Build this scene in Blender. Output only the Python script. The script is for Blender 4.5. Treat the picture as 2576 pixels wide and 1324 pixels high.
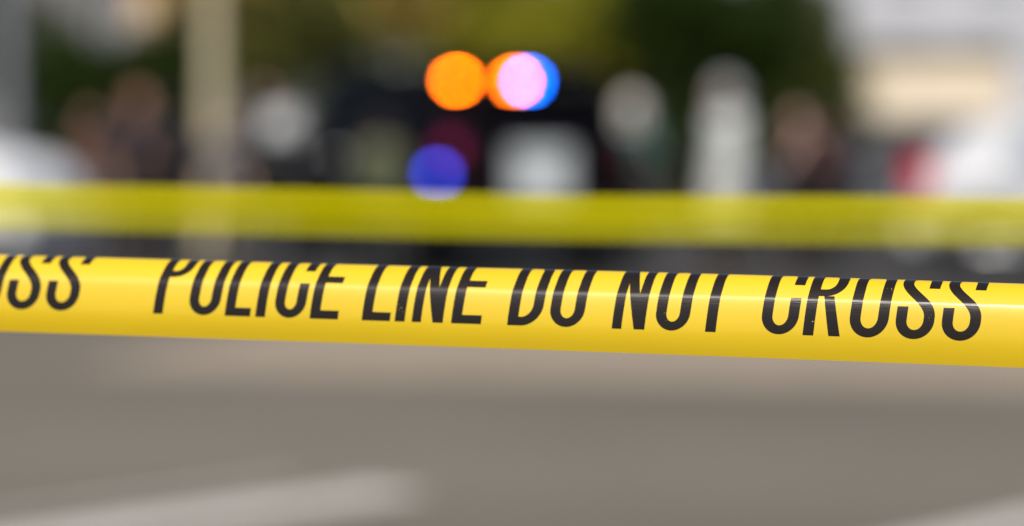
import bpy, bmesh, math, random
from mathutils import Vector, Matrix

for o in list(bpy.data.objects):
    bpy.data.objects.remove(o)
SC = bpy.context.scene
COL = SC.collection
R = math.radians

# ------------------------------------------------------------------ camera
CAM_H = 1.30
PITCH = R(2.52)
F = 7159.0                      # focal length in pixels of a 2576 px wide frame (100 mm lens)
cam_d = bpy.data.cameras.new('camera')
cam = bpy.data.objects.new('camera', cam_d)
COL.objects.link(cam)
cam.location = (0, 0, CAM_H)
cam.rotation_euler = (math.pi / 2 - PITCH, 0, 0)
cam_d.lens = 100.0
cam_d.sensor_width = 36.0
cam_d.clip_start = 0.05
cam_d.clip_end = 2000
cam_d.dof.use_dof = True
cam_d.dof.focus_distance = 1.655
cam_d.dof.aperture_fstop = 2.85
cam_d.dof.aperture_blades = 0
SC.camera = cam

# ------------------------------------------------------------------ sky, sun, exposure
SUN_EL, SUN_AZ = 55.0, 197.0     # azimuth clockwise from +Y: behind the camera, a little to its left
world = bpy.data.worlds.new('World')
SC.world = world
world.use_nodes = True
wn = world.node_tree
wn.nodes.clear()
sky = wn.nodes.new('ShaderNodeTexSky')
sky.sky_type = 'NISHITA'
sky.sun_disc = False
sky.sun_elevation = R(SUN_EL)
sky.sun_rotation = R(SUN_AZ)
sky.air_density = 1.0
sky.dust_density = 1.0
bg = wn.nodes.new('ShaderNodeBackground')
bg.inputs['Strength'].default_value = 0.095
wo = wn.nodes.new('ShaderNodeOutputWorld')
wn.links.new(sky.outputs[0], bg.inputs[0])
wn.links.new(bg.outputs[0], wo.inputs[0])
sun_d = bpy.data.lights.new('sun', 'SUN')
sun_d.energy = 4.3
sun_d.angle = R(0.53)
sun_d.color = (1.0, 0.94, 0.85)
sun = bpy.data.objects.new('sun', sun_d)
COL.objects.link(sun)
to_sun = Vector((math.sin(R(SUN_AZ)) * math.cos(R(SUN_EL)), math.cos(R(SUN_AZ)) * math.cos(R(SUN_EL)), math.sin(R(SUN_EL))))
sun.rotation_euler = to_sun.to_track_quat('Z', 'Y').to_euler()
sun.location = (0, 0, 30)
SC.view_settings.view_transform = 'Standard'
SC.view_settings.look = 'None'
SC.view_settings.exposure = 0.18
SC.view_settings.gamma = 1.0
SC.view_settings.use_curve_mapping = False
SC.render.engine = 'CYCLES'
SC.cycles.use_adaptive_sampling = False
SC.cycles.use_denoising = True
SC.cycles.max_bounces = 8
SC.cycles.transparent_max_bounces = 12
SC.cycles.sample_clamp_indirect = 4.0
SC.cycles.caustics_reflective = False
SC.cycles.caustics_refractive = False

_cp, _sp = math.cos(PITCH), math.sin(PITCH)


def at(px, py, Y):
    """World point that lies at distance Y along a sight line."""
    a, v = (px - 1288) / F, (662 - py) / F
    d = Vector((a, _cp + v * _sp, -_sp + v * _cp))
    return Vector((0, 0, CAM_H)) + d * (Y / d.y)


def ground_at(px, py):
    a, v = (px - 1288) / F, (662 - py) / F
    d = Vector((a, _cp + v * _sp, -_sp + v * _cp))
    p = Vector((0, 0, CAM_H)) + d * (-CAM_H / d.z)
    return Vector((p.x, p.y, 0))


# ------------------------------------------------------------------ materials
MATS = {}


def newmat(name):
    m = bpy.data.materials.new(name)
    m.use_nodes = True
    return m, m.node_tree, m.node_tree.nodes['Principled BSDF']


def mat(name, col, rough=0.6, metal=0.0, coat=0.0, noise=0.12, scale=6.0, bump=0.0, spec=0.5, trans=0.0):
    """Plain procedural material: base colour broken up by noise, optional bump."""
    if name in MATS:
        return MATS[name]
    m, nt, b = newmat(name)
    tc = nt.nodes.new('ShaderNodeTexCoord')
    n = nt.nodes.new('ShaderNodeTexNoise')
    n.inputs['Scale'].default_value = scale
    n.inputs['Detail'].default_value = 5
    nt.links.new(tc.outputs['Object'], n.inputs['Vector'])
    r = nt.nodes.new('ShaderNodeValToRGB')
    r.color_ramp.elements[0].position = 0.3
    r.color_ramp.elements[1].position = 0.7
    r.color_ramp.elements[0].color = (*[max(0, c * (1 - noise)) for c in col], 1)
    r.color_ramp.elements[1].color = (*[min(1, c * (1 + noise)) for c in col], 1)
    nt.links.new(n.outputs['Fac'], r.inputs[0])
    nt.links.new(r.outputs[0], b.inputs['Base Color'])
    b.inputs['Roughness'].default_value = rough
    b.inputs['Metallic'].default_value = metal
    b.inputs['Coat Weight'].default_value = coat
    b.inputs['Coat Roughness'].default_value = 0.04
    b.inputs['Specular IOR Level'].default_value = spec
    b.inputs['Transmission Weight'].default_value = trans
    if bump:
        bp = nt.nodes.new('ShaderNodeBump')
        bp.inputs['Strength'].default_value = bump
        bp.inputs['Distance'].default_value = 0.01
        n2 = nt.nodes.new('ShaderNodeTexNoise')
        n2.inputs['Scale'].default_value = scale * 12
        nt.links.new(tc.outputs['Object'], n2.inputs['Vector'])
        nt.links.new(n2.outputs['Fac'], bp.inputs['Height'])
        nt.links.new(bp.outputs[0], b.inputs['Normal'])
    MATS[name] = m
    return m


def mat_emit(name, col, strength, base):
    if name in MATS:
        return MATS[name]
    m, nt, b = newmat(name)
    b.inputs['Base Color'].default_value = (*base, 1)
    b.inputs['Emission Color'].default_value = (*col, 1)
    b.inputs['Emission Strength'].default_value = strength
    b.inputs['Roughness'].default_value = 0.3
    MATS[name] = m
    return m


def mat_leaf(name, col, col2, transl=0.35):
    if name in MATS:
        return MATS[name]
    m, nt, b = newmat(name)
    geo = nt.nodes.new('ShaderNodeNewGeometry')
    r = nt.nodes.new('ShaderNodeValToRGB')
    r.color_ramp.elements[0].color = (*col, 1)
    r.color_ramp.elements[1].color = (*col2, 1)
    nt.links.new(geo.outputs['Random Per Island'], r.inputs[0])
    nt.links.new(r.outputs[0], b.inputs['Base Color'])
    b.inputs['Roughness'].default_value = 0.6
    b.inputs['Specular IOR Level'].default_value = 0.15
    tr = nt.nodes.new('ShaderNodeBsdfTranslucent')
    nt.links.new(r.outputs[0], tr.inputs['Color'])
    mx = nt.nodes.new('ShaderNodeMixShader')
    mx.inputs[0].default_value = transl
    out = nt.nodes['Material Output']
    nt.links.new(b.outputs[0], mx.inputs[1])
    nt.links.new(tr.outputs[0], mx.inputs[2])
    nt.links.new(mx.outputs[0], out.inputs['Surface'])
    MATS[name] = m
    return m


def mat_film(name, see_through, rough=0.16, col=(0.93, 0.62, 0.012), spec=0.5, tint=(1.0, 0.97, 0.72), coat=0.0):
    """Thin glossy yellow plastic film: diffuse + translucent + some see-through."""
    m, nt, b = newmat(name)
    uv = nt.nodes.new('ShaderNodeUVMap')
    mp = nt.nodes.new('ShaderNodeMapping')
    mp.inputs['Scale'].default_value = (7, 260, 1)
    nt.links.new(uv.outputs[0], mp.inputs[0])
    n = nt.nodes.new('ShaderNodeTexNoise')
    n.inputs['Scale'].default_value = 3.0
    n.inputs['Detail'].default_value = 6
    nt.links.new(mp.outputs[0], n.inputs['Vector'])
    bp = nt.nodes.new('ShaderNodeBump')
    bp.inputs['Strength'].default_value = 0.22
    bp.inputs['Distance'].default_value = 0.0006
    nt.links.new(n.outputs['Fac'], bp.inputs['Height'])
    # broad uneven thickness of the film
    mp2 = nt.nodes.new('ShaderNodeMapping')
    mp2.inputs['Scale'].default_value = (6, 25, 1)
    nt.links.new(uv.outputs[0], mp2.inputs[0])
    n2 = nt.nodes.new('ShaderNodeTexNoise')
    n2.inputs['Scale'].default_value = 1.0
    n2.inputs['Detail'].default_value = 3
    nt.links.new(mp2.outputs[0], n2.inputs['Vector'])
    r = nt.nodes.new('ShaderNodeValToRGB')
    r.color_ramp.elements[0].position = 0.3
    r.color_ramp.elements[1].position = 0.7
    r.color_ramp.elements[0].color = (col[0] * .94, col[1] * .93, col[2], 1)
    r.color_ramp.elements[1].color = (*col, 1)
    nt.links.new(n2.outputs['Fac'], r.inputs[0])
    # a few specks of dirt stuck to the plastic
    mp3 = nt.nodes.new('ShaderNodeMapping')
    mp3.inputs['Scale'].default_value = (140, 140, 1)
    nt.links.new(uv.outputs[0], mp3.inputs[0])
    v = nt.nodes.new('ShaderNodeTexVoronoi')
    v.inputs['Scale'].default_value = 1.0
    nt.links.new(mp3.outputs[0], v.inputs['Vector'])
    lt = nt.nodes.new('ShaderNodeMath')
    lt.operation = 'LESS_THAN'
    lt.inputs[1].default_value = 0.04
    nt.links.new(v.outputs['Distance'], lt.inputs[0])
    sel = nt.nodes.new('ShaderNodeSeparateColor')
    nt.links.new(v.outputs['Color'], sel.inputs[0])
    lt2 = nt.nodes.new('ShaderNodeMath')
    lt2.operation = 'LESS_THAN'
    lt2.inputs[1].default_value = 0.12
    nt.links.new(sel.outputs[0], lt2.inputs[0])
    ml = nt.nodes.new('ShaderNodeMath')
    ml.operation = 'MULTIPLY'
    nt.links.new(lt.outputs[0], ml.inputs[0])
    nt.links.new(lt2.outputs[0], ml.inputs[1])
    mc = nt.nodes.new('ShaderNodeMix')
    mc.data_type = 'RGBA'
    mc.inputs['B'].default_value = (0.16, 0.10, 0.02, 1)
    nt.links.new(ml.outputs[0], mc.inputs['Factor'])
    nt.links.new(r.outputs[0], mc.inputs['A'])
    nt.links.new(mc.outputs['Result'], b.inputs['Base Color'])
    b.inputs['Roughness'].default_value = rough
    b.inputs['Specular IOR Level'].default_value = spec
    b.inputs['Coat Weight'].default_value = coat
    b.inputs['Coat Roughness'].default_value = 0.15
    nt.links.new(bp.outputs[0], b.inputs['Coat Normal'])
    tr = nt.nodes.new('ShaderNodeBsdfTranslucent')
    tr.inputs['Color'].default_value = (0.95, 0.62, 0.02, 1)
    m1 = nt.nodes.new('ShaderNodeMixShader')
    m1.inputs[0].default_value = 0.22
    nt.links.new(b.outputs[0], m1.inputs[1])
    nt.links.new(tr.outputs[0], m1.inputs[2])
    tp = nt.nodes.new('ShaderNodeBsdfTransparent')
    tp.inputs['Color'].default_value = (*tint, 1)
    m2 = nt.nodes.new('ShaderNodeMixShader')
    m2.inputs[0].default_value = see_through
    nt.links.new(m1.outputs[0], m2.inputs[1])
    nt.links.new(tp.outputs[0], m2.inputs[2])
    nt.links.new(m2.outputs[0], nt.nodes['Material Output'].inputs['Surface'])
    return m


def mat_ink():
    """Black print on the film: glossy, slightly brown, worn through in tiny specks."""
    m, nt, b = newmat('tape_ink')
    uv = nt.nodes.new('ShaderNodeUVMap')
    n = nt.nodes.new('ShaderNodeTexNoise')
    n.inputs['Scale'].default_value = 900
    n.inputs['Detail'].default_value = 3
    nt.links.new(uv.outputs[0], n.inputs['Vector'])
    n2 = nt.nodes.new('ShaderNodeTexNoise')
    n2.inputs['Scale'].default_value = 55
    n2.inputs['Detail'].default_value = 4
    nt.links.new(uv.outputs[0], n2.inputs['Vector'])
    ad = nt.nodes.new('ShaderNodeMath')
    ad.operation = 'MULTIPLY'
    nt.links.new(n.outputs['Fac'], ad.inputs[0])
    nt.links.new(n2.outputs['Fac'], ad.inputs[1])
    gt = nt.nodes.new('ShaderNodeMapRange')
    gt.inputs['From Min'].default_value = 0.433
    gt.inputs['From Max'].default_value = 0.462
    nt.links.new(ad.outputs[0], gt.inputs['Value'])
    mc = nt.nodes.new('ShaderNodeMix')
    mc.data_type = 'RGBA'
    mc.inputs['A'].default_value = (0.013, 0.008, 0.005, 1)
    mc.inputs['B'].default_value = (0.62, 0.45, 0.05, 1)
    nt.links.new(gt.outputs[0], mc.inputs['Factor'])
    nt.links.new(mc.outputs['Result'], b.inputs['Base Color'])
    mp = nt.nodes.new('ShaderNodeMapping')
    mp.inputs['Scale'].default_value = (20, 420, 1)
    nt.links.new(uv.outputs[0], mp.inputs[0])
    n3 = nt.nodes.new('ShaderNodeTexNoise')
    n3.inputs['Scale'].default_value = 3.0
    n3.inputs['Detail'].default_value = 6
    nt.links.new(mp.outputs[0], n3.inputs['Vector'])
    bp = nt.nodes.new('ShaderNodeBump')
    bp.inputs['Strength'].default_value = 0.16
    bp.inputs['Distance'].default_value = 0.0006
    nt.links.new(n3.outputs['Fac'], bp.inputs['Height'])
    nt.links.new(bp.outputs[0], b.inputs['Normal'])
    b.inputs['Roughness'].default_value = 0.30
    b.inputs['Specular IOR Level'].default_value = 0.30
    return m


def mat_asphalt():
    m, nt, b = newmat('asphalt')
    tc = nt.nodes.new('ShaderNodeTexCoord')
    n = nt.nodes.new('ShaderNodeTexNoise')
    n.inputs['Scale'].default_value = 0.35
    n.inputs['Detail'].default_value = 6
    nt.links.new(tc.outputs['Object'], n.inputs['Vector'])
    n2 = nt.nodes.new('ShaderNodeTexNoise')
    n2.inputs['Scale'].default_value = 140
    n2.inputs['Detail'].default_value = 3
    nt.links.new(tc.outputs['Object'], n2.inputs['Vector'])
    r = nt.nodes.new('ShaderNodeValToRGB')
    r.color_ramp.elements[0].position = 0.3
    r.color_ramp.elements[1].position = 0.7
    r.color_ramp.elements[0].color = (0.106, 0.089, 0.065, 1)
    r.color_ramp.elements[1].color = (0.152, 0.130, 0.097, 1)
    nt.links.new(n.outputs['Fac'], r.inputs[0])
    mx = nt.nodes.new('ShaderNodeMix')
    mx.data_type = 'RGBA'
    mx.blend_type = 'OVERLAY'
    mx.inputs['Factor'].default_value = 0.5
    nt.links.new(r.outputs[0], mx.inputs['A'])
    nt.links.new(n2.outputs['Color'], mx.inputs['B'])
    nt.links.new(r.outputs[0], b.inputs['Base Color'])
    bp = nt.nodes.new('ShaderNodeBump')
    bp.inputs['Strength'].default_value = 0.5
    bp.inputs['Distance'].default_value = 0.006
    nt.links.new(n2.outputs['Fac'], bp.inputs['Height'])
    nt.links.new(bp.outputs[0], b.inputs['Normal'])
    b.inputs['Roughness'].default_value = 0.85
    return m


# ------------------------------------------------------------------ object helpers
def tag(o, label, cat, group=None, kind=None):
    if label:
        o['label'] = label
    if cat:
        o['category'] = cat
    if group:
        o['group'] = group
    if kind:
        o['kind'] = kind
    return o


def empty(name, loc, rz=0.0):
    o = bpy.data.objects.new(name, None)
    o.empty_display_size = 0.2
    COL.objects.link(o)
    o.location = loc
    o.rotation_euler = (0, 0, rz)
    return o


def link(name, me, material, parent=None, smooth=False, sharp=None):
    o = bpy.data.objects.new(name, me)
    COL.objects.link(o)
    if material:
        me.materials.append(material)
    if parent:
        o.parent = parent
    if smooth:
        for p in me.polygons:
            p.use_smooth = True
        if sharp:
            me.set_sharp_from_angle(angle=R(sharp))
    return o


def from_bm(name, bm, material, parent=None, smooth=False, sharp=None):
    me = bpy.data.meshes.new(name)
    bmesh.ops.recalc_face_normals(bm, faces=bm.faces[:])
    bm.to_mesh(me)
    bm.free()
    return link(name, me, material, parent, smooth, sharp)


def bm_box(bm, c, s, rot=None, bevel=0.0):
    g = bmesh.ops.create_cube(bm, size=1.0)
    vs = g['verts']
    bmesh.ops.scale(bm, vec=s, verts=vs)
    if bevel:
        es = list({e for v in vs for e in v.link_edges})
        r = bmesh.ops.bevel(bm, geom=es, offset=bevel, segments=2, affect='EDGES', profile=0.6)
        vs = list({v for f in r['faces'] for v in f.verts} | {v for v in vs if v.is_valid})
    if rot:
        bmesh.ops.rotate(bm, cent=(0, 0, 0), matrix=rot, verts=vs)
    bmesh.ops.translate(bm, vec=c, verts=vs)
    return vs


def box(name, c, s, material, parent=None, rot=None, bevel=0.0):
    bm = bmesh.new()
    bm_box(bm, c, s, rot, bevel)
    return from_bm(name, bm, material, parent)


def bm_tube(bm, pts, radii, seg=10, cap=True):
    pts = [Vector(p) for p in pts]
    rings = []
    n = len(pts)
    for i, p in enumerate(pts):
        d = (pts[min(i + 1, n - 1)] - pts[max(i - 1, 0)]).normalized()
        ref = Vector((0, 0, 1)) if abs(d.z) < 0.9 else Vector((1, 0, 0))
        a = d.cross(ref).normalized()
        b = d.cross(a)
        r = radii[i]
        rings.append([bm.verts.new(p + (a * math.cos(2 * math.pi * k / seg) + b * math.sin(2 * math.pi * k / seg)) * r) for k in range(seg)])
    for i in range(n - 1):
        for k in range(seg):
            k2 = (k + 1) % seg
            bm.faces.new((rings[i][k], rings[i][k2], rings[i + 1][k2], rings[i + 1][k]))
    if cap:
        bm.faces.new(rings[0][::-1])
        bm.faces.new(rings[-1])


def bm_cyl_y(bm, c, r, y0, y1, seg=24, r2=None):
    """Cylinder along local Y."""
    bm_tube(bm, [(c[0], y0, c[1]), (c[0], y1, c[1])], [r, r2 or r], seg)


# ------------------------------------------------------------------ ground, strip, painted bars
bm = bmesh.new()
bmesh.ops.create_grid(bm, x_segments=40, y_segments=40, size=400)
g = from_bm('asphalt_ground', bm, mat_asphalt())
g.location = (0, 250, 0)
tag(g, None, None, kind='structure')

M_SHADE_STRIP = mat('shade_toned_asphalt', (0.030, 0.026, 0.022), .85, noise=.15, scale=.8, bump=.4)
shade_strip = box('asphalt_shade_strip', (0, 33, .004), (160, 23, .004), M_SHADE_STRIP)  # dark sheet over the asphalt; the shade beyond the concrete is in its colour
tag(shade_strip, None, None, kind='structure')
mconc = mat('tan_concrete', (0.25, 0.20, 0.145), 0.85, noise=0.10, scale=1.5, bump=0.3)
e0, e1 = ground_at(200, 938), ground_at(2576, 985)
dirx = (e1 - e0).normalized()
strip = box('concrete_strip', (0, 0, 0), (22, 5.1, 0.006), mconc)
strip.rotation_euler.z = math.atan2(dirx.y, dirx.x)
diry = Vector((-dirx.y, dirx.x, 0))
strip.location = e0 + dirx * 10.95 + diry * 2.6 + Vector((0, 0, 0.006))
tag(strip, None, None, kind='structure')
slab_me = None
for j in range(3):
    for i in range(11):
        if slab_me is None:
            s = box('slab', (0, 0, 0), (1.985, 1.685, 0.012), mconc, strip, bevel=0.004)
            slab_me = s.data
        else:
            s = link('slab', slab_me, None, strip)
        s.location = (-10 + 2 * i, -1.7 + 1.7 * j, 0.006)

mpaint = mat('road_paint', (0.46, 0.43, 0.385), 0.7, noise=0.18, scale=9)


def painted_bar(p, q, w, name='painted_line'):
    p, q = Vector(p), Vector(q)
    d = (q - p)
    n = Vector((-d.y, d.x, 0)).normalized() * w / 2
    bm = bmesh.new()
    z = Vector((0, 0, 0.004))
    K = 12
    rng = random.Random(int(w * 1000))
    prev = None
    for i in range(K + 1):
        c = p + d * (i / K) + z
        a, b = bm.verts.new(c - n * (1 + rng.uniform(-.04, .04))), bm.verts.new(c + n * (1 + rng.uniform(-.04, .04)))
        if prev:
            bm.faces.new((prev[0], a, b, prev[1]))
        prev = (a, b)
    o = from_bm(name, bm, mpaint)
    tag(o, None, None, kind='structure')
    return o


painted_bar(ground_at(1010, 1234), ground_at(1010, 1234) + Vector((-1.5, -1.73, 0)), 0.34)
painted_bar(ground_at(730, 1206), ground_at(730, 1206) + Vector((-1.7, -2.0, 0)), 0.07)
painted_bar(ground_at(2700, 1292), ground_at(2700, 1292) + Vector((-1.2, -1.5, 0)), 0.24)

# ------------------------------------------------------------------ front tape
TW = 0.076
A0 = at(0, 834, 1.79)
A1 = at(2576, 927, 1.63)
T_DIR = (A1 - A0).normalized()
T_LEN = (A1 - A0).length
T_BACK = Vector((0, 0, 1)).cross(T_DIR).normalized()
if T_BACK.y < 0:
    T_BACK = -T_BACK
T_UP = T_DIR.cross(T_BACK)
if T_UP.z < 0:
    T_UP = -T_UP
U_MIN, U_MAX = -1.60, T_LEN + 1.40
NU = 360
# s samples along the width (mm), dense at the crease
SS = [0, 1, 2.5, 4, 6, 8, 10, 12, 14, 15.5, 17, 19, 21, 24, 27, 29.5, 31.5, 33, 33.8, 34.4, 35, 35.6, 36.2, 36.8, 37.6, 38.6, 40, 41.5, 43, 45, 47,
      49, 50.5, 52, 53.5, 55, 56.5, 58, 60, 62, 65, 68, 72, 76]


def smooth(x):
    x = max(0, min(1, x))
    return x * x * (3 - 2 * x)


def lerp_table(tab, s):
    for (a, va), (b, vb) in zip(tab, tab[1:]):
        if s <= b:
            return va + (vb - va) * (s - a) / (b - a)
    return tab[-1][1]


def phi(u, s):
    """Lean of the tape surface (degrees back from vertical) at width s, distance u along it."""
    k = u / T_LEN
    w = 2.0 + 7.0 * smooth(1 - k) if k < 1 else 2.0          # the crease is crisp at the right, soft at the left
    low = lerp_table([(0, -13), (5, -10), (12, -3), (17, 5), (24, 12), (31, 19), (37, 26)], s)
    high = lerp_table([(30, 40), (36, 42), (46, 49), (53, 66), (60.5, 95), (66, 125), (76, 155)], s)
    ck = 35.4 + 0.5 * math.sin(3.1 * u) + 0.25 * math.sin(11 * u + 1)
    f = smooth((s - (ck - w / 2)) / w)
    ang = low * (1 - f) + high * f
    return ang + 1.6 * math.sin(5.3 * u + s * 0.05) * math.exp(-((s - 20) / 18) ** 2) + 0.8 * math.sin(13 * u + s * 0.11)


tape_pts = []
for i in range(NU + 1):
    u = U_MIN + (U_MAX - U_MIN) * i / NU
    base = A0 + T_DIR * u + Vector((0, 0, 0.0006 * math.sin(4.2 * u)))
    row, back, up = [], 0.0, 0.0
    for j, s in enumerate(SS):
        if j:
            ds = (s - SS[j - 1]) / 1000
            a = R(phi(u, (s + SS[j - 1]) / 2))
            back += ds * math.sin(a)
            up += ds * math.cos(a)
        row.append(base + T_BACK * back + T_UP * up)
    tape_pts.append(row)
NS = len(SS)
tape_nrm = []
for i in range(NU + 1):
    row = []
    for j in range(NS):
        tu = tape_pts[min(i + 1, NU)][j] - tape_pts[max(i - 1, 0)][j]
        ts = tape_pts[i][min(j + 1, NS - 1)] - tape_pts[i][max(j - 1, 0)]
        n = ts.cross(tu).normalized()
        if n.dot(T_BACK) > 0 and j < 20:
            n = -n
        row.append(n)
    tape_nrm.append(row)
# keep normals consistent across the fold
flip = 1 if tape_nrm[0][5].dot(T_BACK) < 0 else -1
for i in range(NU + 1):
    for j in range(1, NS):
        if tape_nrm[i][j].dot(tape_nrm[i][j - 1]) < 0:
            tape_nrm[i][j] = -tape_nrm[i][j]

M_FILM = mat_film('yellow_tape_film', 0.02, rough=0.44, col=(0.88, 0.60, 0.0), spec=0.65, coat=0.45)
M_INK = mat_ink()
tape = empty('barricade_tape', A0 + T_DIR * (T_LEN / 2))
tag(tape, 'sharp yellow barricade tape lettered POLICE LINE DO NOT CROSS stretched across the foreground', 'tape')
TI = tape.matrix_basis.copy()
tape_off = Vector(tape.location)


def uv_of(i, j):
    return ((U_MAX - U_MIN) * i / NU, SS[j] / 1000)


def film_mesh():
    verts, faces = [], []
    for i in range(NU + 1):
        for j in range(NS):
            verts.append(tape_pts[i][j] - tape_off)
    for i in range(NU):
        for j in range(NS - 1):
            faces.append((i * NS + j, (i + 1) * NS + j, (i + 1) * NS + j + 1, i * NS + j + 1))
    me = bpy.data.meshes.new('film')
    me.from_pydata(verts, [], faces)
    ul = me.uv_layers.new(name='UVMap')
    for p in me.polygons:
        for li in p.loop_indices:
            vi = me.loops[li].vertex_index
            ul.data[li].uv = uv_of(vi // NS, vi % NS)
    return me


link('film', film_mesh(), M_FILM, tape, smooth=True)

# ---- lettering: every letter is a set of convex quads in (u, s) millimetres, cut by the tape's own grid
H = 51.0
SV, SH = 6.3, 5.2     # stroke thickness, upright and level


def rect(x0, y0, x1, y1):
    return [(x0, y0), (x1, y0), (x1, y1), (x0, y1)]


def ring(cx, cy, ro, rio, a0, a1, n=14):
    """Elliptical ring segment; ro = (rx, ry) outer, rio inner."""
    out = []
    for k in range(n):
        t0, t1 = R(a0 + (a1 - a0) * k / n), R(a0 + (a1 - a0) * (k + 1) / n)
        out.append([(cx + rio[0] * math.cos(t0), cy + rio[1] * math.sin(t0)), (cx + ro[0] * math.cos(t0), cy + ro[1] * math.sin(t0)),
                    (cx + ro[0] * math.cos(t1), cy + ro[1] * math.sin(t1)), (cx + rio[0] * math.cos(t1), cy + rio[1] * math.sin(t1))])
    return out


def stroke(pts):
    """Band round a centre line, wider across uprights than across levels."""
    n = len(pts)
    L, Rr = [], []
    for i in range(n):
        a, b = pts[max(i - 1, 0)], pts[min(i + 1, n - 1)]
        dx, dy = b[0] - a[0], b[1] - a[1]
        m = math.hypot(dx, dy)
        nx, ny = -dy / m, dx / m
        L.append((pts[i][0] + nx * SV / 2, pts[i][1] + ny * SH / 2))
        Rr.append((pts[i][0] - nx * SV / 2, pts[i][1] - ny * SH / 2))
    return [[L[i], L[i + 1], Rr[i + 1], Rr[i]] for i in range(n - 1)]


def bez(p0, p1, p2, p3, n=14):
    o = []
    for k in range(n + 1):
        t = k / n
        q = 1 - t
        o.append(tuple(q ** 3 * p0[c] + 3 * q * q * t * p1[c] + 3 * q * t * t * p2[c] + t ** 3 * p3[c] for c in (0, 1)))
    return o


def glyph(ch, w):
    r = w / 2
    ri = r - SV
    ry, riy = r * 1.02, r * 1.02 - SH
    if ch == 'I':
        return [rect(0, 0, SV, H)]
    if ch == 'L':
        return [rect(0, SH, SV, H), rect(0, 0, w, SH)]
    if ch == 'E':
        return [rect(0, 0, SV, H), rect(SV, 0, w, SH), rect(SV, H - SH, w, H), rect(SV, H * .5 - SH * .5, w * .94, H * .5 + SH * .5)]
    if ch == 'T':
        return [rect(w / 2 - SV / 2, 0, w / 2 + SV / 2, H - SH), rect(0, H - SH, w, H)]
    if ch == 'N':
        t = SV * .92
        diag = [(w - SV * 1.02, 0), (w - SV * .05, 0), (SV * 1.02, H), (SV * .05, H)]
        return [rect(0, 0, t, H), rect(w - t, 0, w, H), clip(clip(diag, 0, t, False), 0, w - t, True)]
    if ch == 'O':
        return ring(r, ry, (r, ry), (ri, riy), 180, 360, 22) + ring(r, H - ry, (r, ry), (ri, riy), 0, 180, 22) + \
            [rect(0, ry, SV, H - ry), rect(w - SV, ry, w, H - ry)]
    if ch == 'C':
        return ring(r, ry, (r, ry), (ri, riy), 180, 360, 22) + ring(r, H - ry, (r, ry), (ri, riy), 0, 180, 22) + \
            [rect(0, ry, SV, H - ry), rect(w - SV, ry, w, H * .43), rect(w - SV, H * .63, w, H - ry)]
    if ch == 'D':
        q = w * .62
        qi = q - SV
        return [rect(0, 0, SV, H), rect(SV, 0, w - q, SH), rect(SV, H - SH, w - q, H)] + \
            ring(w - q, q, (q, q), (qi, q - SH), 270, 360) + ring(w - q, H - q, (q, q), (qi, q - SH), 0, 90) + [rect(w - SV, q, w, H - q)]
    if ch in 'PR':
        q = w * .55
        yb = H * .47
        out = [rect(0, 0, SV, H), rect(SV, H - SH, w - q, H), rect(SV, yb, w - q, yb + SH)] + \
            ring(w - q, H - q, (q, q), (q - SV, q - SH), 0, 90) + ring(w - q, yb + q, (q, q), (q - SV, q - SH), 270, 360) + \
            [rect(w - SV, yb + q, w, H - q)]
        if ch == 'R':
            out.append([(w - SV * 1.0, 0), (w + .4, 0), (w * .72, yb), (w * .72 - SV * .95, yb)])
        return out
    if ch == 'S':
        c, rx = w / 2, w / 2 - SV / 2
        k = 0.56
        yl, yr = SH / 2, H - SH / 2
        ya, yt = r * .98, H - r * .98
        pts = [(c - rx, H * .37), (c - rx, ya)]
        pts += bez((c - rx, ya), (c - rx, ya - (ya - yl) * k), (c - rx * k, yl), (c, yl))[1:]
        pts += bez((c, yl), (c + rx * k, yl), (c + rx, yl + (ya - yl) * (1 - k)), (c + rx, ya))[1:]
        pts += bez((c + rx, ya + 2), (c + rx, H * .44), (c - rx, H * .56), (c - rx, yt - 2), 22)
        pts += bez((c - rx, yt), (c - rx, yt + (yr - yt) * k), (c - rx * k, yr), (c, yr))
        pts += bez((c, yr), (c + rx * k, yr), (c + rx, yr - (yr - yt) * (1 - k)), (c + rx, yt))[1:]
        pts += [(c + rx, H * .64)]
        return stroke(pts)


def clip(poly, axis, val, keep_less):
    out = []
    n = len(poly)
    for k in range(n):
        a, b = poly[k], poly[(k + 1) % n]
        ia = a[axis] <= val if keep_less else a[axis] >= val
        ib = b[axis] <= val if keep_less else b[axis] >= val
        if ia:
            out.append(a)
        if ia != ib:
            t = (val - a[axis]) / (b[axis] - a[axis])
            out.append((a[0] + (b[0] - a[0]) * t, a[1] + (b[1] - a[1]) * t))
    return out


SLANT, BASE_S, LIFT = 0.085, 14.6, 0.00016
DU = (U_MAX - U_MIN) / NU


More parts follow.
